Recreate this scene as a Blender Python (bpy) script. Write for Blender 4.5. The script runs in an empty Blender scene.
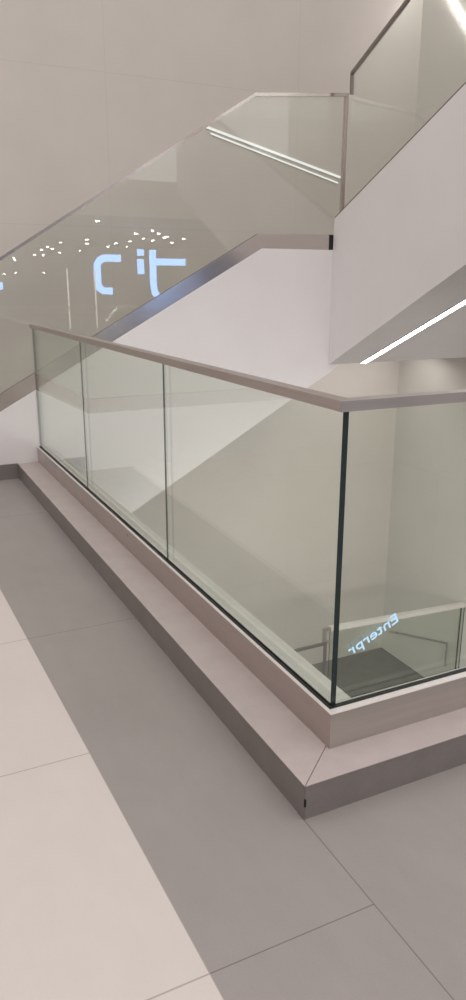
import bpy, bmesh, math
from mathutils import Vector, Matrix

scene = bpy.context.scene
COL = scene.collection

# ---------------------------------------------------------------- dimensions (metres)
L = 4.0635            # front plane of the upper flight of stairs
HC, HS = 0.113, 0.117  # plinth height, base shoe height
ZS = HC + HS
H = 1.15              # top of the foreground handrail
YB = 5.40             # back wall
XR = 4.45             # right wall
X2 = 2.60             # inner face of the rising flight
ZL = -3.10            # lower floor
T = .017              # glass thickness

# ---------------------------------------------------------------- node helpers
def new_mat(name):
    m = bpy.data.materials.new(name); m.use_nodes = True
    nt = m.node_tree
    for n in list(nt.nodes): nt.nodes.remove(n)
    return m, nt

def nd(nt, typ, **kw):
    n = nt.nodes.new(typ)
    for k, v in kw.items(): setattr(n, k, v)
    return n

def mth(nt, op, a, b=None, c=None):
    n = nt.nodes.new('ShaderNodeMath'); n.operation = op
    for i, v in enumerate((a, b, c)):
        if v is None: continue
        if isinstance(v, (int, float)): n.inputs[i].default_value = v
        else: nt.links.new(v, n.inputs[i])
    return n.outputs[0]

def mixc(nt, fac, a, b):
    n = nt.nodes.new('ShaderNodeMix'); n.data_type = 'RGBA'
    if isinstance(fac, (int, float)): n.inputs[0].default_value = fac
    else: nt.links.new(fac, n.inputs[0])
    for i, v in ((6, a), (7, b)):
        if isinstance(v, tuple): n.inputs[i].default_value = (*v, 1)
        else: nt.links.new(v, n.inputs[i])
    return n.outputs[2]

def pos(nt):
    g = nd(nt, 'ShaderNodeNewGeometry')
    s = nd(nt, 'ShaderNodeSeparateXYZ')
    nt.links.new(g.outputs['Position'], s.inputs[0])
    return g.outputs['Position'], s.outputs[0], s.outputs[1], s.outputs[2]

def noise(nt, vec, scale, detail=3, rough=.55, stretch=None):
    if stretch:
        v = nd(nt, 'ShaderNodeVectorMath', operation='MULTIPLY')
        nt.links.new(vec, v.inputs[0]); v.inputs[1].default_value = stretch
        vec = v.outputs[0]
    n = nd(nt, 'ShaderNodeTexNoise')
    n.inputs['Scale'].default_value = scale; n.inputs['Detail'].default_value = detail
    n.inputs['Roughness'].default_value = rough
    nt.links.new(vec, n.inputs['Vector'])
    return n.outputs['Fac']

def principled(nt, color, rough=.5, metal=0., spec=.5, bump=None, bstr=.05):
    p = nd(nt, 'ShaderNodeBsdfPrincipled'); o = nd(nt, 'ShaderNodeOutputMaterial')
    if isinstance(color, tuple): p.inputs['Base Color'].default_value = (*color, 1)
    else: nt.links.new(color, p.inputs['Base Color'])
    if isinstance(rough, float): p.inputs['Roughness'].default_value = rough
    else: nt.links.new(rough, p.inputs['Roughness'])
    p.inputs['Metallic'].default_value = metal
    p.inputs['Specular IOR Level'].default_value = spec
    if bump is not None:
        b = nd(nt, 'ShaderNodeBump'); b.inputs['Strength'].default_value = bstr
        b.inputs['Distance'].default_value = .002
        nt.links.new(bump, b.inputs['Height']); nt.links.new(b.outputs[0], p.inputs['Normal'])
    nt.links.new(p.outputs[0], o.inputs[0])
    return p

def mottled(name, c1, c2, scale=6, rough=.5, spec=.4, fine=160, famt=.35, metal=0., stretch=None, bstr=.05):
    m, nt = new_mat(name)
    v, x, y, z = pos(nt)
    a = noise(nt, v, scale, 4, .6, stretch); b = noise(nt, v, fine, 2, .6)
    f = mth(nt, 'ADD', mth(nt, 'MULTIPLY', a, 1 - famt), mth(nt, 'MULTIPLY', b, famt))
    f = mth(nt, 'MULTIPLY_ADD', f, 3.0, -1.0)
    cl = nd(nt, 'ShaderNodeClamp'); nt.links.new(f, cl.inputs[0])
    principled(nt, mixc(nt, cl.outputs[0], c1, c2), rough, metal, spec, b, bstr)
    return m

# joint line: 1 where |coord - at| < w, repeated with a period if given
def joint(nt, coord, at, w, period=None):
    d = mth(nt, 'SUBTRACT', coord, at)
    if period:
        d = mth(nt, 'PINGPONG', d, period / 2.0)
    else:
        d = mth(nt, 'ABSOLUTE', d)
    return mth(nt, 'LESS_THAN', d, w)

# ---------------------------------------------------------------- materials
M = {}
def floor_mat():
    m, nt = new_mat('polished_floor_tiles')
    v, x, y, z = pos(nt)
    a = noise(nt, v, 2.2, 5, .6); b = noise(nt, v, 220, 2, .6)
    c = noise(nt, v, 14, 4, .65, (1, .35, 1))
    f = mth(nt, 'ADD', mth(nt, 'MULTIPLY', a, .45), mth(nt, 'ADD', mth(nt, 'MULTIPLY', b, .3), mth(nt, 'MULTIPLY', c, .25)))
    f = mth(nt, 'MULTIPLY_ADD', f, 2.6, -.8)
    cl = nd(nt, 'ShaderNodeClamp'); nt.links.new(f, cl.inputs[0]); f = cl.outputs[0]
    dark = mixc(nt, f, (.285, .256, .242), (.34, .308, .292))
    light = mixc(nt, f, (.59, .535, .50), (.65, .595, .56))
    bx = mth(nt, 'ADD', x, mth(nt, 'MULTIPLY', y, .0229))
    isl = mth(nt, 'LESS_THAN', bx, -.6235)
    # joints
    yl = joint(nt, y, -.4815, .0022, .8935)
    xl = joint(nt, bx, -.6235, .0022, .89)
    jl = mth(nt, 'MAXIMUM', yl, xl)
    xd = mth(nt, 'MULTIPLY', joint(nt, x, -.176, .0016), mth(nt, 'LESS_THAN', y, -.12))
    xd2 = mth(nt, 'MULTIPLY', joint(nt, x, -.176, .0016, .89), mth(nt, 'GREATER_THAN', x, .2))
    yd = mth(nt, 'MULTIPLY', joint(nt, y, -.4815, .0016, 1.787), mth(nt, 'LESS_THAN', x, -.175))
    jd = mth(nt, 'MAXIMUM', mth(nt, 'MAXIMUM', xd, xd2), yd)
    light = mixc(nt, mth(nt, 'MULTIPLY', jl, .75), light, (.33, .28, .25))
    dark = mixc(nt, mth(nt, 'MULTIPLY', jd, .8), dark, (.13, .115, .105))
    colr = mixc(nt, isl, dark, light)
    rg = mixc(nt, isl, (.42, .42, .42), (.34, .34, .34))
    principled(nt, colr, rg, 0, .42, b, .04)
    return m
M['floor'] = floor_mat()

def wall_mat(name, c1, c2, z0=3.20, x0=1.05, horiz=True):
    m, nt = new_mat(name)
    v, x, y, z = pos(nt)
    a = noise(nt, v, 1.3, 4, .55)
    cl = nd(nt, 'ShaderNodeClamp'); nt.links.new(mth(nt, 'MULTIPLY_ADD', a, 2.4, -.7), cl.inputs[0])
    colr = mixc(nt, cl.outputs[0], c1, c2)
    j = mth(nt, 'MAXIMUM', joint(nt, x if horiz else y, x0, .003, 1.95), joint(nt, z, z0, .003, 1.27))
    colr = mixc(nt, mth(nt, 'MULTIPLY', j, .15), colr, (.25, .22, .2))
    principled(nt, colr, .38, 0, .35)
    return m
M['wall'] = wall_mat('panelled_stone_wall', (.575, .528, .485), (.62, .572, .53))
M['wall_side'] = wall_mat('panelled_side_wall', (.575, .55, .51), (.62, .59, .55), horiz=False, x0=4.6)
M['white'] = mottled('white_painted_plaster', (.765, .73, .73), (.805, .77, .77), 1.5, .55, .3, 60, .2)
M['lip'] = mottled('pale_slab_edge', (.60, .58, .54), (.68, .66, .62), 8, .5, .3)
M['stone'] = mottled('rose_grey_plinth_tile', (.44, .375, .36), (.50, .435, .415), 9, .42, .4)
M['stone_dark'] = mottled('darkened_plinth_face', (.19, .168, .16), (.23, .205, .195), 9, .40, .4)  # plinth sides darker than the same tile on top, shade put into colour
M['low_floor'] = mottled('dark_grey_lower_floor', (.10, .10, .092), (.145, .142, .13), 5, .35, .4)
M['tread'] = mottled('pale_stair_stone', (.50, .47, .44), (.58, .54, .51), 9, .45, .4)
M['black'] = mottled('black_rubber', (.012, .013, .014), (.02, .021, .022), 30, .5, .3)
M['ceil'] = mottled('matt_ceiling_paint', (.42, .40, .38), (.46, .44, .42), 2, .7, .2)
M['shop'] = mottled('warm_shopfront_panel', (.32, .285, .26), (.44, .40, .37), 1.2, .5, .3)

def steel(name, c, rough, stretch):
    m, nt = new_mat(name)
    v, x, y, z = pos(nt)
    a = noise(nt, v, 90, 3, .7, stretch); b = noise(nt, v, 4, 3, .6)
    colr = mixc(nt, a, tuple(k * .86 for k in c), tuple(min(1, k * 1.08) for k in c))
    r = mth(nt, 'MULTIPLY_ADD', b, .22, rough - .11)
    principled(nt, colr, r, .82, .5, a, .04)
    return m
M['steel'] = steel('brushed_stainless_steel', (.45, .405, .38), .30, (1, 1, .03))
M['steel_y'] = steel('brushed_stainless_lengthwise', (.52, .455, .43), .32, (1, .03, 1))
M['steel_lit'] = mottled('lit_satin_metal', (.74, .69, .66), (.82, .77, .74), 30, .35, .5, metal=.25)  # steel made paler to paint in bright light on rims and lower rail
M['steel_s'] = steel('satin_stainless_stair_trim', (.60, .54, .51), .17, (.03, 1, 1))
M['steel_x'] = steel('brushed_stainless_crosswise', (.53, .49, .455), .34, (.03, 1, 1))
M['steel_mid'] = steel('slim_rail_steel', (.30, .275, .255), .35, (1, 1, .1))
M['steel_dark'] = steel('dark_brushed_steel', (.22, .205, .195), .35, (1, 1, .1))

def glass_mat(name, tint, boost=1.0):
    m, nt = new_mat(name)
    o = nd(nt, 'ShaderNodeOutputMaterial')
    lw = nd(nt, 'ShaderNodeLayerWeight'); lw.inputs['Blend'].default_value = .5
    f5 = mth(nt, 'POWER', lw.outputs['Facing'], 4.0)
    fr = mth(nt, 'MULTIPLY_ADD', f5, .95 , .043 * boost)
    t = nd(nt, 'ShaderNodeBsdfTransparent'); t.inputs[0].default_value = (*tint, 1)
    g = nd(nt, 'ShaderNodeBsdfGlossy'); g.inputs['Roughness'].default_value = .0
    g.inputs['Color'].default_value = (.97, 1, .98, 1)
    mx = nd(nt, 'ShaderNodeMixShader')
    nt.links.new(fr, mx.inputs[0]); nt.links.new(t.outputs[0], mx.inputs[1]); nt.links.new(g.outputs[0], mx.inputs[2])
    nt.links.new(mx.outputs[0], o.inputs[0])
    return m
M['glass'] = glass_mat('clear_greenish_glass', (.94, .967, .94), 1.5)
M['glass_up'] = glass_mat('clear_greenish_stair_glass', (.97, .986, .970), 1.25)
M['glass_edge'] = mottled('dark_green_glass_edge', (.012, .024, .025), (.02, .036, .037), 30, .2, .5)

def emis(name, c, s):
    m, nt = new_mat(name)
    o = nd(nt, 'ShaderNodeOutputMaterial'); e = nd(nt, 'ShaderNodeEmission')
    e.inputs[0].default_value = (*c, 1); e.inputs[1].default_value = s
    nt.links.new(e.outputs[0], o.inputs[0])
    return m
M['led'] = emis('white_led', (1, .99, .98), 20)
M['line_glow'] = emis('reflected_line_glow', (1, .98, .95), .82)  # glow standing in for light lines reflected in the stair glass
M['spot'] = emis('downlight_lens', (1, .93, .82), 42)
M['sign'] = emis('blue_sign_light', (.27, .50, 1), 8.5)
M['sign_reflection'] = emis('reflected_lettering_glow', (.50, .74, 1), 1.1)  # glow painted in for a sign reflection in the lower glass
M['column_led'] = emis('warm_column_light', (1, .93, .82), 2.6)
M['lamp'] = emis('lower_fill_panel_glow', (1, .96, .91), 8)  # emission of the fill panels added below the slab

# ---------------------------------------------------------------- mesh helpers
def link(name, bm, mats, parent=None, bevel=0.0):
    if bevel > 0:
        es = [e for e in bm.edges if len(e.link_faces) == 2 and e.calc_face_angle(0) > .5]
        bmesh.ops.bevel(bm, geom=es, offset=bevel, segments=2, profile=.6, affect='EDGES', clamp_overlap=True)
    bmesh.ops.recalc_face_normals(bm, faces=bm.faces)
    me = bpy.data.meshes.new(name); bm.to_mesh(me); bm.free()
    for mm in (mats if isinstance(mats, (list, tuple)) else [mats]): me.materials.append(mm)
    o = bpy.data.objects.new(name, me); COL.objects.link(o)
    if parent:
        o.parent = parent
        o.matrix_parent_inverse = Matrix.Translation(-parent.location)
    return o

def box(bm, x0, x1, y0, y1, z0, z1):
    vs = [bm.verts.new((x, y, z)) for z in (z0, z1) for y in (y0, y1) for x in (x0, x1)]
    for f in ((0, 2, 3, 1), (4, 5, 7, 6), (0, 1, 5, 4), (2, 6, 7, 3), (0, 4, 6, 2), (1, 3, 7, 5)):
        bm.faces.new([vs[i] for i in f])

def prism(bm, pts, axis, a, b):
    """extrude a 2D outline along an axis: 'x' outline (y,z), 'y' outline (x,z), 'z' outline (x,y)"""
    def P(p, t):
        return {'x': (t, p[0], p[1]), 'y': (p[0], t, p[1]), 'z': (p[0], p[1], t)}[axis]
    A = [bm.verts.new(P(p, a)) for p in pts]; B = [bm.verts.new(P(p, b)) for p in pts]
    bm.faces.new(A); bm.faces.new(B[::-1])
    n = len(pts)
    for i in range(n):
        bm.faces.new([A[i], B[i], B[(i + 1) % n], A[(i + 1) % n]])

def mk(fn, *a):
    bm = bmesh.new(); fn(bm, *a); return bm

def band(top, h):
    """outline of a strip of vertical height h below a polyline"""
    return list(top) + [(p[0], p[1] - h) for p in reversed(top)]

def thing(name, label, cat, loc=(0, 0, 0), group=None):
    o = bpy.data.objects.new(name, None); COL.objects.link(o); o.location = loc
    o['label'] = label; o['category'] = cat
    if group: o['group'] = group
    return o

def tag(o, label, cat, group=None):
    o['label'] = label; o['category'] = cat
    if group: o['group'] = group
    return o

def struct(o):
    o['kind'] = 'structure'; return o

def pane(name, pts, axis, a, b, parent, mat, dark=lambda c: True):
    bm = bmesh.new(); prism(bm, pts, axis, a, b)
    bm.normal_update()
    k = {'x': 0, 'y': 1}[axis]
    for f in bm.faces:
        f.material_index = 0 if abs(f.normal[k]) > .9 or not dark(f.calc_center_median()) else 1
    return link(name, bm, [mat, M['glass_edge']], parent)

# ---------------------------------------------------------------- setting
# main floor slab (L shaped, open above the stairwell)
bm = bmesh.new()
prism(bm, [(-8, -26), (9, -26), (9, -.0), (.10, -.0), (.10, L), (-.0, L), (-.0, YB), (-8, YB)], 'z', -.40, 0)
struct(link('floor', bm, M['floor']))
struct(link('floor_lower', mk(box, -12, XR + .2, -14, YB + .2, ZL - .3, ZL), M['low_floor']))
struct(link('wall_back', mk(box, -8.2, XR + .2, YB, YB + .2, ZL, 9.0), M['wall']))
struct(link('wall_right', mk(box, XR, XR + .2, .05, YB, ZL, 9.0), M['wall_side']))
struct(link('wall_left', mk(box, -8.2, -8.0, -26, YB, 0, 6.0), M['wall_side']))
struct(link('wall_front', mk(box, -8, 24, -26.2, -26, 0, 6.0), M['shop']))
struct(link('ceiling', mk(box, -8, 24, -26, -9.2, 3.0, 3.3), M['ceil']))
struct(link('floor_concourse', mk(box, 9, 24, -26, -4, -.40, 0), M['floor']))
# dark grey skirting at the foot of the white wall, left of the plinth
struct(link('baseboard_back', mk(box, -.34, -.176, L - .012, L, 0, HC + .004), M['stone_dark']))

# tiled plinth the balustrade stands on (two mitred runs)
pl = thing('balustrade_plinth', 'low rose grey tiled plinth running around the stairwell under the near glass balustrade', 'plinth', (0, 0, 0))
wx, wy = .176, .153
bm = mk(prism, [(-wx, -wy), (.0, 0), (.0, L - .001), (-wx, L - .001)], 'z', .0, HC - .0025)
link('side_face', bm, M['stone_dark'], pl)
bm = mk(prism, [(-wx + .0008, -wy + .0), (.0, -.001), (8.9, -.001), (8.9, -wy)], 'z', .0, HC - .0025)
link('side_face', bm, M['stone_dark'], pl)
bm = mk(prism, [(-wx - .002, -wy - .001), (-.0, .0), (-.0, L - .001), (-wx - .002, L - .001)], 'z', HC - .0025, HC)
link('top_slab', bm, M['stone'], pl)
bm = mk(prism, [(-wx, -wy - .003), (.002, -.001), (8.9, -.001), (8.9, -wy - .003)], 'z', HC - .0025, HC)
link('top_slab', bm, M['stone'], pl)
o = link('chipped_corner_joint', mk(prism, [(-wx - .0035, -wy - .003), (-wx + .003, -wy - .0045), (-wx + .002, -wy), (-wx - .001, -wy + .002)], 'z', .045, .068), M['black'], pl)
LX = .108
# pale inner slab edge behind the base shoe
struct(link('trim_1', mk(box, T + .0045, LX, T + .0045, L - .001, -.45, ZS - .025), M['lip'], None, .004))
struct(link('trim_2', mk(box, LX + .001, XR - .001, T + .0045, .045, -.45, ZS - .025), M['lip'], None, .004))

# ---------------------------------------------------------------- foreground balustrade
fb = thing('glass_balustrade', 'near frameless glass balustrade on grey plinth, with flat steel handrail turning a corner', 'balustrade', (0, 0, HC))
ys = [0.0, L / 3 , 2 * L / 3 , L - .004]
g = .0036
ht = .029
for i in range(3):
    a, b = ys[i] + (g if i else 0), ys[i + 1] - (g if i < 2 else 0)
    pane('glass_pane', [(a, HC + .02), (b, HC + .02), (b, H - .02), (a, H - .02)], 'x', 0, T, fb, M['glass'], lambda c: c.y < .01 or c.y > L - .05)
    if i: link('seam_seal', mk(box, .0, .006, ys[i] - .0022, ys[i] + .0022, ZS, H - ht), M['black'], fb)
xs = [T + .002, 2.35, 4.7, 7.05]
for i in range(3):
    a, b = xs[i], xs[i + 1] - 2 * g
    pane('glass_pane', [(a, HC + .02), (b, HC + .02), (b, H - .02), (a, H - .02)], 'y', 0, T, fb, M['glass'], lambda c: c.x < .05)
    if i: link('seam_seal', mk(box, xs[i] - 2 * g, xs[i] - .0005, .0, .006, ZS, H - ht), M['black'], fb)
sx, sy = .023, .040
gx, gy = .0105, .0145
# base shoes: U profiles, long side and short side, mitred at the corner
def shoe_long(bm):
    e = L - .002
    k = sy / sx
    v = [(-sx, -sy), (-gx, -gx * k), (-gx, e), (-sx, e)]
    prism(bm, v, 'z', HC + .0002, ZS - .0025)
bm = bmesh.new(); shoe_long(bm)
link('base_shoe', bm, M['steel_y'], fb, .0012)
bm = bmesh.new()
k = sx / sy
prism(bm, [(-sx, -sy), (7.0, -sy), (7.0, -gy), (-gy * k, -gy)], 'z', HC + .0002, ZS - .0025)
link('base_shoe', bm, M['steel_x'], fb, .0012)
kk = sy / sx
link('shoe_rim', mk(prism, [(-sx, -sy), (-gx, -gx * kk), (-gx, L - .002), (-sx, L - .002)], 'z', ZS - .0024, ZS), M['steel_lit'], fb)
link('shoe_rim', mk(prism, [(-sx, -sy), (7.0, -sy), (7.0, -gy), (-gy * k, -gy)], 'z', ZS - .0024, ZS), M['steel_lit'], fb)
link('gasket', mk(box, -gx + .0002, -.0004, -gy, L - .003, HC + .004, ZS + .002), M['black'], fb)
link('gasket', mk(box, -.0004, 7.0, -gy + .0002, -.0004, HC + .004, ZS + .002), M['black'], fb)
link('gasket', mk(box, T + .0004, T + .004, .03, L - .003, HC + .004, ZS - .012), M['black'], fb)
link('gasket', mk(box, .03, 7.0, T + .0004, T + .004, HC + .004, ZS - .012), M['black'], fb)
cx0, cx1 = -.017, .031
link('handrail', mk(prism, [(cx0, cx0), (cx1, cx1), (cx1, L - .003), (cx0, L - .003)], 'z', H - ht, H), M['steel_y'], fb, .0025)
link('handrail', mk(prism, [(cx0 + .0006, cx0), (7.05, cx0), (7.05, cx1), (cx1 + .0006, cx1)], 'z', H - ht, H), M['steel_x'], fb, .0025)

# ---------------------------------------------------------------- staircase
st = thing('staircase', 'white walled staircase behind the stairwell, climbing left to right then turning toward the viewer', 'staircase', (0, L, 0))
s1, s2 = .546, .488
def top1(x): return .517 + s1 * (x + .276)
XB, XT = -.385, 1.909      # bends of the lower parapet line
ZH, ZLd = top1(XB), 1.715
pts = [(-3.0, 0), (-3.0, ZH), (XB, ZH), (XT, ZLd), (X2 + .12, ZLd), (X2 + .12, .745), (2.62, .675),
       (.76, -.371), (.30, -.62), (.0, -.62), (.0, 0)]
link('side_wall', mk(prism, pts, 'y', L, L + .09), M['white'], st)
# steps of the first flight
rise, run, nst = .157, .2876, 7
xs0 = 1.9 - nst * run
pts = [(xs0, 0)]
for i in range(nst):
    pts += [(xs0 + i * run, (i + 1) * rise), (xs0 + (i + 1) * run, (i + 1) * rise)]
pts += [(1.9, .20), (.76, -.30), (.0, -.30), (.0, 0)]
link('flight', mk(prism, pts, 'y', L + .091, YB - .002), M['tread'], st)
# landing
link('landing', mk(box, 1.901, XR - .002, L + .091, YB - .002, .75, nst * rise), M['white'], st)
link('landing_front', mk(prism, [(X2 + .121, .745), (XR - .002, .745), (XR - .002, nst * rise), (X2 + .121, nst * rise)], 'y', L + .0, L + .09), M['white'], st)
# second flight, rising toward the viewer
def top2(y): return 1.972 + s2 * (4.051 - y)
def low2(y): return .742 + .506 * (L - y)
pts = [(L - .001, top2(L)), (.55, top2(.55)), (.55, low2(.55)), (L - .001, .742)]
link('side_wall', mk(prism, pts, 'x', X2, X2 + .09), M['white'], st)
n2, run2 = 12, .30
pts = [(L - .001, nst * rise)]
for i in range(n2):
    z = nst * rise + (i + 1) * rise
    pts += [(L - .001 - i * run2, z), (L - .001 - (i + 1) * run2, z)]
ye = L - .001 - n2 * run2
pts += [(ye, low2(ye) + .012), (L - .001, .742 + .012)]
link('flight', mk(prism, pts, 'x', X2 + .091, XR - .004), M['tread'], st)
pts = [(L - .001, .742), (L - .001, .753), (.55, low2(.55) + .011), (.55, low2(.55))]
link('soffit', mk(prism, pts, 'x', X2 + .091, XR - .004), M['white'], st)

# linear light in the soffit of the second flight
def soffit_bar(bm, x0, x1, ya, yb, d0, d1):
    k = (yb - ya) * -.105
    v = [bm.verts.new((x + (k if y == yb else 0), y, low2(y) - d)) for x in (x0, x1) for (y, d) in ((ya, d0), (yb, d0), (yb, d1), (ya, d1))]
    for f in ((0, 1, 2, 3), (7, 6, 5, 4), (0, 4, 5, 1), (1, 5, 6, 2), (2, 6, 7, 3), (3, 7, 4, 0)): bm.faces.new([v[i] for i in f])
ll = thing('linear_light', 'long white LED strip light running up the sloping soffit', 'light', (3.0, 3.0, low2(3.0)))
xl0, xl1 = 2.94, 3.005
link('diffuser', mk(soffit_bar, xl0, xl1, 4.058, .9, .002, .007), M['led'], ll)
bm = bmesh.new()
soffit_bar(bm, xl0 - .005, xl0 - .0004, 4.061, .895, .0004, .009); soffit_bar(bm, xl1 + .0004, xl1 + .005, 4.061, .895, .0004, .009)
link('housing', bm, M['ceil'], ll)

# balustrade of the first flight
b1 = thing('stair_balustrade', 'glass balustrade with blue sign reflected in it, along the first flight and landing', 'balustrade', (XB, L, ZH))
y0, y1 = L + .014, L + .031
shoe_top = lambda x: .643 + .5525 * (x + .266)
sh = [(-3.0, shoe_top(XB - .02)), (XB - .02, shoe_top(XB - .02)), (1.875, shoe_top(1.875)), (2.555, shoe_top(1.875) + .012)]
base = [(2.555, ZLd + .0005), (XT, ZLd + .0005), (XB, ZH + .0005), (-3.0, ZH + .0005)]
bm = bmesh.new(); prism(bm, sh + base, 'y', L + .000, L + .013)
link('base_shoe', bm, M['steel_s'], b1)
bm = bmesh.new(); prism(bm, sh + base, 'y', L + .032, L + .045)
link('base_shoe', bm, M['steel_s'], b1)
link('end_block', mk(box, 2.556, X2 + .0, L + .001, L + .045, ZLd + .0005, shoe_top(1.875) + .012), M['black'], b1)
rt = lambda x: 1.606 + .590 * (x + .188)
rail = [(-3.0, rt(XB - .02)), (XB - .02, rt(XB - .02)), (1.835, 2.858), (2.70, 2.940)]
rh = .025
def rz(x):
    for (a, za), (b, zb) in zip(rail, rail[1:]):
        if a <= x <= b: return za + (zb - za) * (x - a) / (b - a)
def sz(x):
    for (a, za), (b, zb) in zip(sh, sh[1:]):
        if a <= x <= b + .15: return za + (zb - za) * (x - a) / (b - a)
def gpane(xa, xb, mids_t, mids_b):
    pts = [(xa, rz(xa) - rh * .6)] + [(x, rz(x) - rh * .6) for x in mids_t] + [(xb, rz(xb) - rh * .6)]
    pts += [(xb, sz(xb) - .07)] + [(x, sz(x) - .07) for x in reversed(mids_b)] + [(xa, sz(xa) - .07)]
    pane('glass_pane', pts, 'y', y0, y1, b1, M['glass_up'], lambda c: False)
gpane(-2.99, -.43, [], [])
gpane(-.425, 1.236, [XB - .02], [XB - .02])
gpane(1.240, 2.668, [1.835], [1.875])
bm = mk(prism, band(rail, rh), 'y', L + .006, L + .040)
link('handrail', bm, M['steel_s'], b1, .0105)
link('end_post', mk(box, 2.674, 2.70, L + .006, L + .040, ZLd + .001, 2.938 - rh - .0005), M['steel_s'], b1, .003)

# balustrade of the second flight
b2 = thing('stair_balustrade', 'glass balustrade with dark slim handrail on the rising white parapet at upper right', 'balustrade', (X2, 3.9, top2(3.9)))
x0, x1 = X2 + .020, X2 + .037
r2 = lambda y: 3.078 + .487 * (3.885 - y)
ysp = [3.93, 2.35, .75]
for a, b in zip(ysp, ysp[1:]):
    pass
    pane('glass_pane', [(a - .003, top2(a) + .0), (b + .003, top2(b) + .0), (b + .003, r2(b) - .02), (a - .003, r2(a) - .02)], 'x', x0, x1, b2, M['glass_up'], lambda c: False)
rl = [(3.935, r2(3.935)), (.74, r2(.74))]
link('handrail', mk(prism, band(rl, .024), 'x', X2 + .015, X2 + .042), M['steel_mid'], b2, .003)
link('end_cap', mk(box, X2 + .015, X2 + .042, 3.915, 3.935, r2(3.935) - .16, r2(3.935) - .025), M['steel_mid'], b2, .002)
tr = [(L - .01, top2(L - .01) + .012), (.56, top2(.56) + .012)]
link('base_shoe', mk(prism, band(tr, .012), 'x', X2 + .001, X2 + .016), M['steel_dark'], b2)
link('base_shoe', mk(prism, band(tr, .012), 'x', X2 + .041, X2 + .055), M['steel_dark'], b2)

# ---------------------------------------------------------------- glowing strips behind the stair glass; the thin pair stands in for a reflection
def wall_bar(p, q, w, d, name, mat, label, grp=None):
    """slim strip fixed to the back wall from p to q, both (x, z)"""
    p, q = Vector(p), Vector(q); n = Vector((-(q - p).y, (q - p).x)).normalized() * w / 2
    t = thing(name, label, 'light', (p.x, YB, p.y), grp)
    bm = mk(prism, [tuple(p + n), tuple(q + n), tuple(q - n), tuple(p - n)], 'y', YB - d, YB - d * .35)
    link('diffuser', bm, mat, t)
    n2_ = n * 1.15
    bm = mk(prism, [tuple(p + n2_), tuple(q + n2_), tuple(q - n2_), tuple(p - n2_)], 'y', YB - d * .34, YB - .001)
    link('housing', bm, M['ceil'], t)
wall_bar((2.00, 2.843), (3.52, 2.490), .020, .02, 'glowing_strip', M['line_glow'], 'upper of two thin pale reflected light lines, built as a glowing strip behind the landing glass')
wall_bar((2.05, 2.79), (3.49, 2.436), .012, .02, 'glowing_strip', M['line_glow'], 'lower and fainter of two thin pale reflected light lines, built as a glowing strip behind the landing glass')
t = thing('glowing_strip', 'bright white LED strip behind the upper right stair glass', 'light', (XR, 4.9, 3.98))
p, q = Vector((4.58, 3.66)), Vector((5.28, 4.465)); n = Vector((-(q - p).y, (q - p).x)).normalized() * .011
link('diffuser', mk(prism, [tuple(p + n), tuple(q + n), tuple(q - n), tuple(p - n)], 'x', XR - .02, XR - .006), M['led'], t)
n *= 1.2
link('housing', mk(prism, [tuple(p + n), tuple(q + n), tuple(q - n), tuple(p - n)], 'x', XR - .0055, XR - .0005), M['ceil'], t)

# ---------------------------------------------------------------- lower storey seen down the well
lb = thing('lower_balustrade', 'glass balustrade with pale rail on the floor below, seen low through the corner glass', 'balustrade', (2.7, 4.0, ZL))
RZ = -1.83
rl = [(2.70, RZ), (XR - .002, RZ - .078)]
link('handrail', mk(prism, band(rl, .040), 'y', 3.98, 4.04), M['steel_lit'], lb, .006)
def lp(a, b):
    f = lambda x: RZ - .078 * (x - 2.70) / (XR - 2.70)
    pane('glass_pane', [(a, ZL + .03), (b, ZL + .03), (b, f(b) - .02), (a, f(a) - .02)], 'y', 4.004, 4.016, lb, M['glass'])
lp(2.70, 4.395); lp(4.405, XR - .003)
link('base_shoe', mk(box, 2.70, XR - .002, 3.99, 4.03, ZL, ZL + .10), M['steel_x'], lb)
link('end_post', mk(box, 2.625, 2.65, 3.99, 4.03, -2.0, RZ - .01), M['steel'], lb, .004)
link('end_bracket', mk(box, 2.6505, 2.6995, 3.995, 4.025, RZ - .036, RZ - .006), M['steel'], lb, .004)
link('end_bracket', mk(box, 2.6505, 2.6995, 3.995, 4.025, -2.0, -1.975), M['steel'], lb, .004)

lr = thing('low_guard_rail', 'thin dark guard rail on the floor below, left of the near glass corner', 'rail', (2.6, 3.9, ZL))
link('top_rail', mk(box, 2.16, 2.618, 3.93, 3.955, -1.975, -1.950), M['steel_dark'], lr, .004)
link('post', mk(box, 2.593, 2.618, 3.93, 3.955, ZL, -1.976), M['steel_dark'], lr, .004)
link('post', mk(box, 2.16, 2.185, 3.93, 3.955, ZL, -1.976), M['steel_dark'], lr, .004)

wr = thing('wall_handrail', 'thin grey rail fixed to the pale wall of the floor below', 'rail', (XR, 4.7, -2.6))
def yz_bar(bm, p, q, w, xa, xb):
    p, q = Vector(p), Vector(q); n = Vector((-(q - p).y, (q - p).x)).normalized() * w / 2
    prism(bm, [tuple(p + n), tuple(q + n), tuple(q - n), tuple(p - n)], 'x', xa, xb)
link('rail', mk(yz_bar, (5.21, -2.782), (4.19, -2.475), .018, XR - .045, XR - .03), M['steel'], wr)
link('rail_return', mk(yz_bar, (4.19, -2.485), (4.19, -2.76), .014, XR - .045, XR - .03), M['steel'], wr)
for yy, zz in ((5.1, -2.749), (4.3, -2.508)):
    link('bracket', mk(box, XR - .0295, XR - .0005, yy - .008, yy + .008, zz - .012, zz + .004), M['steel'], wr)

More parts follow.
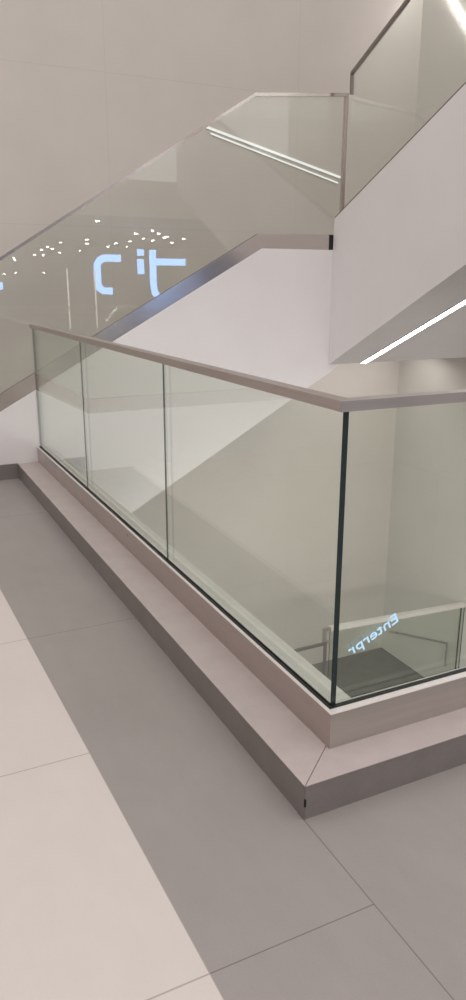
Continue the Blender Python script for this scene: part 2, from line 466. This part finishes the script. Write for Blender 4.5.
# ---------------------------------------------------------------- writing
def text_mesh(body, size, ext):
    cu = bpy.data.curves.new('lettering', 'FONT'); cu.body = body; cu.size = size; cu.extrude = ext
    cu.align_x = 'LEFT'; cu.resolution_u = 3
    tmp = bpy.data.objects.new('tmp_text', cu); COL.objects.link(tmp)
    dg = bpy.context.evaluated_depsgraph_get()
    me = bpy.data.meshes.new_from_object(tmp.evaluated_get(dg))
    bpy.data.objects.remove(tmp); bpy.data.curves.remove(cu)
    return me
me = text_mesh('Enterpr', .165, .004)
me.materials.clear(); me.materials.append(M['sign_reflection'])
# reflected sign built as glowing mirrored letters, climbing from lower left to upper right across the lower glass
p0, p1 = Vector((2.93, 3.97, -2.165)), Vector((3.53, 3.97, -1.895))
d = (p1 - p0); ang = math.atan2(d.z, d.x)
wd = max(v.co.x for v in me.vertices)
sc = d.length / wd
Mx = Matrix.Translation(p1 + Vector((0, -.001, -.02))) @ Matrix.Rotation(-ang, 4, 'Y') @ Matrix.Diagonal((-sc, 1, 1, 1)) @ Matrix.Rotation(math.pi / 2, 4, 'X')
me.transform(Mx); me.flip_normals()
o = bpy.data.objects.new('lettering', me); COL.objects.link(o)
tag(o, 'sign reflection built as small glowing pale blue mirrored letters slanting across the lower balustrade glass', 'lettering')

def tube(bm, pts, r):
    """rounded flat stroke through the points in the x,z plane"""
    pts = [Vector(p) for p in pts]
    L_, R_ = [], []
    for i, p in enumerate(pts):
        a = (pts[i] - pts[i - 1]).normalized() if i else (pts[1] - pts[0]).normalized()
        b = (pts[i + 1] - pts[i]).normalized() if i < len(pts) - 1 else a
        t = (a + b).normalized(); n = Vector((-t.y, t.x)) * r / max(.5, t.dot(a))
        L_.append(tuple(p + n)); R_.append(tuple(p - n))
    prism(bm, L_ + R_[::-1], 'y', -14.06, -14.0)
YSG = -14.0
sg = thing('illuminated_sign', 'large glowing blue sign reflected in the first stair balustrade glass', 'sign', (6.6, YSG, 1.0))
for stroke in ([(6.50, 2.155), (5.96, 2.15), (5.82, 2.09), (5.74, 1.95), (5.725, 1.72), (5.725, 1.42), (5.77, 1.26), (5.90, 1.17), (6.20, 1.16)],
               [(7.17, 2.44), (7.17, 2.24)], [(7.165, 2.14), (7.165, 1.68)],
               [(7.58, 2.42), (7.575, 2.05), (7.575, 1.40), (7.62, 1.10), (7.78, .94), (8.05, .90)],
               [(7.70, 2.06), (8.72, 2.06)], [(2.35, 1.31), (2.82, 1.31)]):
    link('letter_stroke', mk(tube, stroke, .105), M['sign'], sg)
link('sign_rail', mk(box, 2.2, 8.9, -14.14, -14.08, 1.55, 1.60), M['shop'], sg)
for x in (2.6, 5.2, 8.5):
    link('sign_post', mk(box, x - .03, x + .03, -14.20, -14.141, 0, 1.60), M['shop'], sg)

# light columns of the concourse
col0 = None
for i, (x, z0_, z1_) in enumerate(((4.74, 0.0, 1.84), (5.60, 0.0, 1.78))):
    cb = link('light_column', mk(box, x - .018, x + .018, -13.9, -13.86, .02, max(z1_, .6)), M['column_led'])
    lab = ('thin warm light column reflected at the left of the stair glass',
           'thin warm light column reflected just under the curved blue letter')[i]
    tag(cb, lab, 'light', 'light columns in the concourse')

# downlights in the concourse ceiling
spots = [(6.68, -22.5), (7.02, -19.75), (7.85, -22.79), (8.93, -20.35), (7.48, -15.35), (8.71, -18.05),
         (7.46, -13.66), (8.15, -14.98), (9.0, -16.45), (9.16, -17.06), (10.01, -17.33), (9.48, -19.2),
         (10.2, -24.6), (10.69, -20.26), (9.44, -25.04), (8.92, -22.18), (4.81, -10.6)]
pend = [(3.56, -16.0, 2.19), (3.62, -16.2, 2.13), (4.67, -16.0, 2.55), (5.06, -16.0, 2.38), (4.47, -16.0, 2.46),
        (4.87, -16.2, 2.5), (5.73, -16.0, 2.45), (4.59, -16.4, 2.31), (4.24, -16.0, 2.3), (3.65, -16.4, 1.74), (4.55, -16.3, 1.74), (3.21, -16.0, 1.7)]
def cyl(bm, r, z0, z1, n=16):
    prism(bm, [(r * math.cos(2 * math.pi * i / n), r * math.sin(2 * math.pi * i / n)) for i in range(n)], 'z', z0, z1)
def lamp_proto(name, label, group, r):
    t = thing(name, label, 'light', (0, 0, 0), group)
    link('lens', mk(cyl, r, -.035, -.012), M['spot'], t)
    link('ring', mk(cyl, r * 1.3, -.0115, -.0005), M['ceil'], t)
    return t
def place(proto, first, loc):
    t = proto
    if not first:
        t = proto.copy(); COL.objects.link(t)
        for ch in proto.children:
            c = ch.copy(); COL.objects.link(c); c.parent = t
    t.location = loc
    return t
pr = lamp_proto('downlight', 'round ceiling downlight seen as a bright dot in the stair glass', 'downlights in the concourse ceiling', .055)
for i, (x, y) in enumerate(spots): place(pr, i == 0, (x, y, 3.0))
pr = lamp_proto('pendant_lamp', 'small hanging lamp seen as a bright dot at the left of the stair glass', 'hanging lamps of the far shop', .035)
link('cord', mk(cyl, .004, 0, .45, 8), M['black'], pr)
for i, (x, y, z) in enumerate(pend):
    t = place(pr, i == 0, (x, y, z))
    for ch in t.children:
        if ch.name.startswith('cord'): ch.scale.z = (3.0 - z) / .45 - .002

# unseen panels added under the slab to brighten the lower storey
k = 0
for (x, y) in ((-1.2, 1.0), (-1.2, 3.2), (1.0, -1.2), (3.0, -1.2)):
    t = thing('fill_panel', 'unseen square fill panel added under the slab of the upper floor', 'light', (x, y, -.40), 'fill panels added under the slab')
    link('diffuser', mk(box, x - .45, x + .45, y - .45, y + .45, -.43, -.41), M['lamp'], t)
    link('frame', mk(box, x - .48, x + .48, y - .48, y + .48, -.4095, -.4005), M['ceil'], t)

# ---------------------------------------------------------------- light: open atrium above, plus added fill lights
w = bpy.data.worlds.new('atrium_light'); scene.world = w; w.use_nodes = True
nt = w.node_tree
bg = nt.nodes['Background']; bg.inputs[0].default_value = (1.0, .955, .950, 1); bg.inputs[1].default_value = 1.05

def area(name, loc, rot, size, power, col=(1, .97, .94)):
    ld = bpy.data.lights.new(name, 'AREA'); ld.shape = 'RECTANGLE'; ld.size, ld.size_y = size; ld.energy = power; ld.color = col
    o = bpy.data.objects.new(name, ld); COL.objects.link(o); o.location = loc; o.rotation_euler = rot
    return o
area('atrium_skylight', (1.0, 1.0, 8.5), (0, 0, 0), (6, 6), 60)
area('front_fill', (-2.0, -5.5, 6.0), (math.radians(62), 0, math.radians(-18)), (5, 2.5), 40)  # unseen light added from the front to brighten upright faces
area('well_fill', (2.2, -.6, -.75), (math.radians(78), 0, 0), (4, .5), 66)  # light added under the slab to lift the lower back wall
area('landing_fill', (3.6, 4.9, .72), (math.radians(12), 0, 0), (1.4, .7), 7)  # light added to brighten the wall beneath the landing
area('well_side_fill', (-.6, 2.2, -.75), (math.radians(78), 0, math.radians(-90)), (3.5, .5), 24)  # unseen side light added to brighten the well

# ---------------------------------------------------------------- camera
cam = bpy.data.cameras.new('camera'); co = bpy.data.objects.new('camera', cam); COL.objects.link(co)
r_ = Vector((0.89959929, -0.43670732, 0.00279834)); u_ = Vector((0.11994664, 0.25323631, 0.95993967)); f_ = Vector((0.41992133, 0.8632254, -0.28019278))
m = Matrix.Identity(4)
for i in range(3):
    m[i][0], m[i][1], m[i][2] = r_[i], u_[i], -f_[i]
m[0][3], m[1][3], m[2][3] = -1.12905, -1.65089, 1.45049
co.matrix_world = m
cam.sensor_fit = 'VERTICAL'; cam.sensor_height = 36; cam.lens = 747.56 / 1000 * 36
cam.clip_start = .05; cam.clip_end = 200
scene.camera = co

scene.view_settings.view_transform = 'Standard'
scene.view_settings.look = 'None'
scene.view_settings.gamma = 1
scene.view_settings.use_curve_mapping = False
scene.view_settings.exposure = 0.21
scene.cycles.max_bounces = 16
scene.cycles.transparent_max_bounces = 32
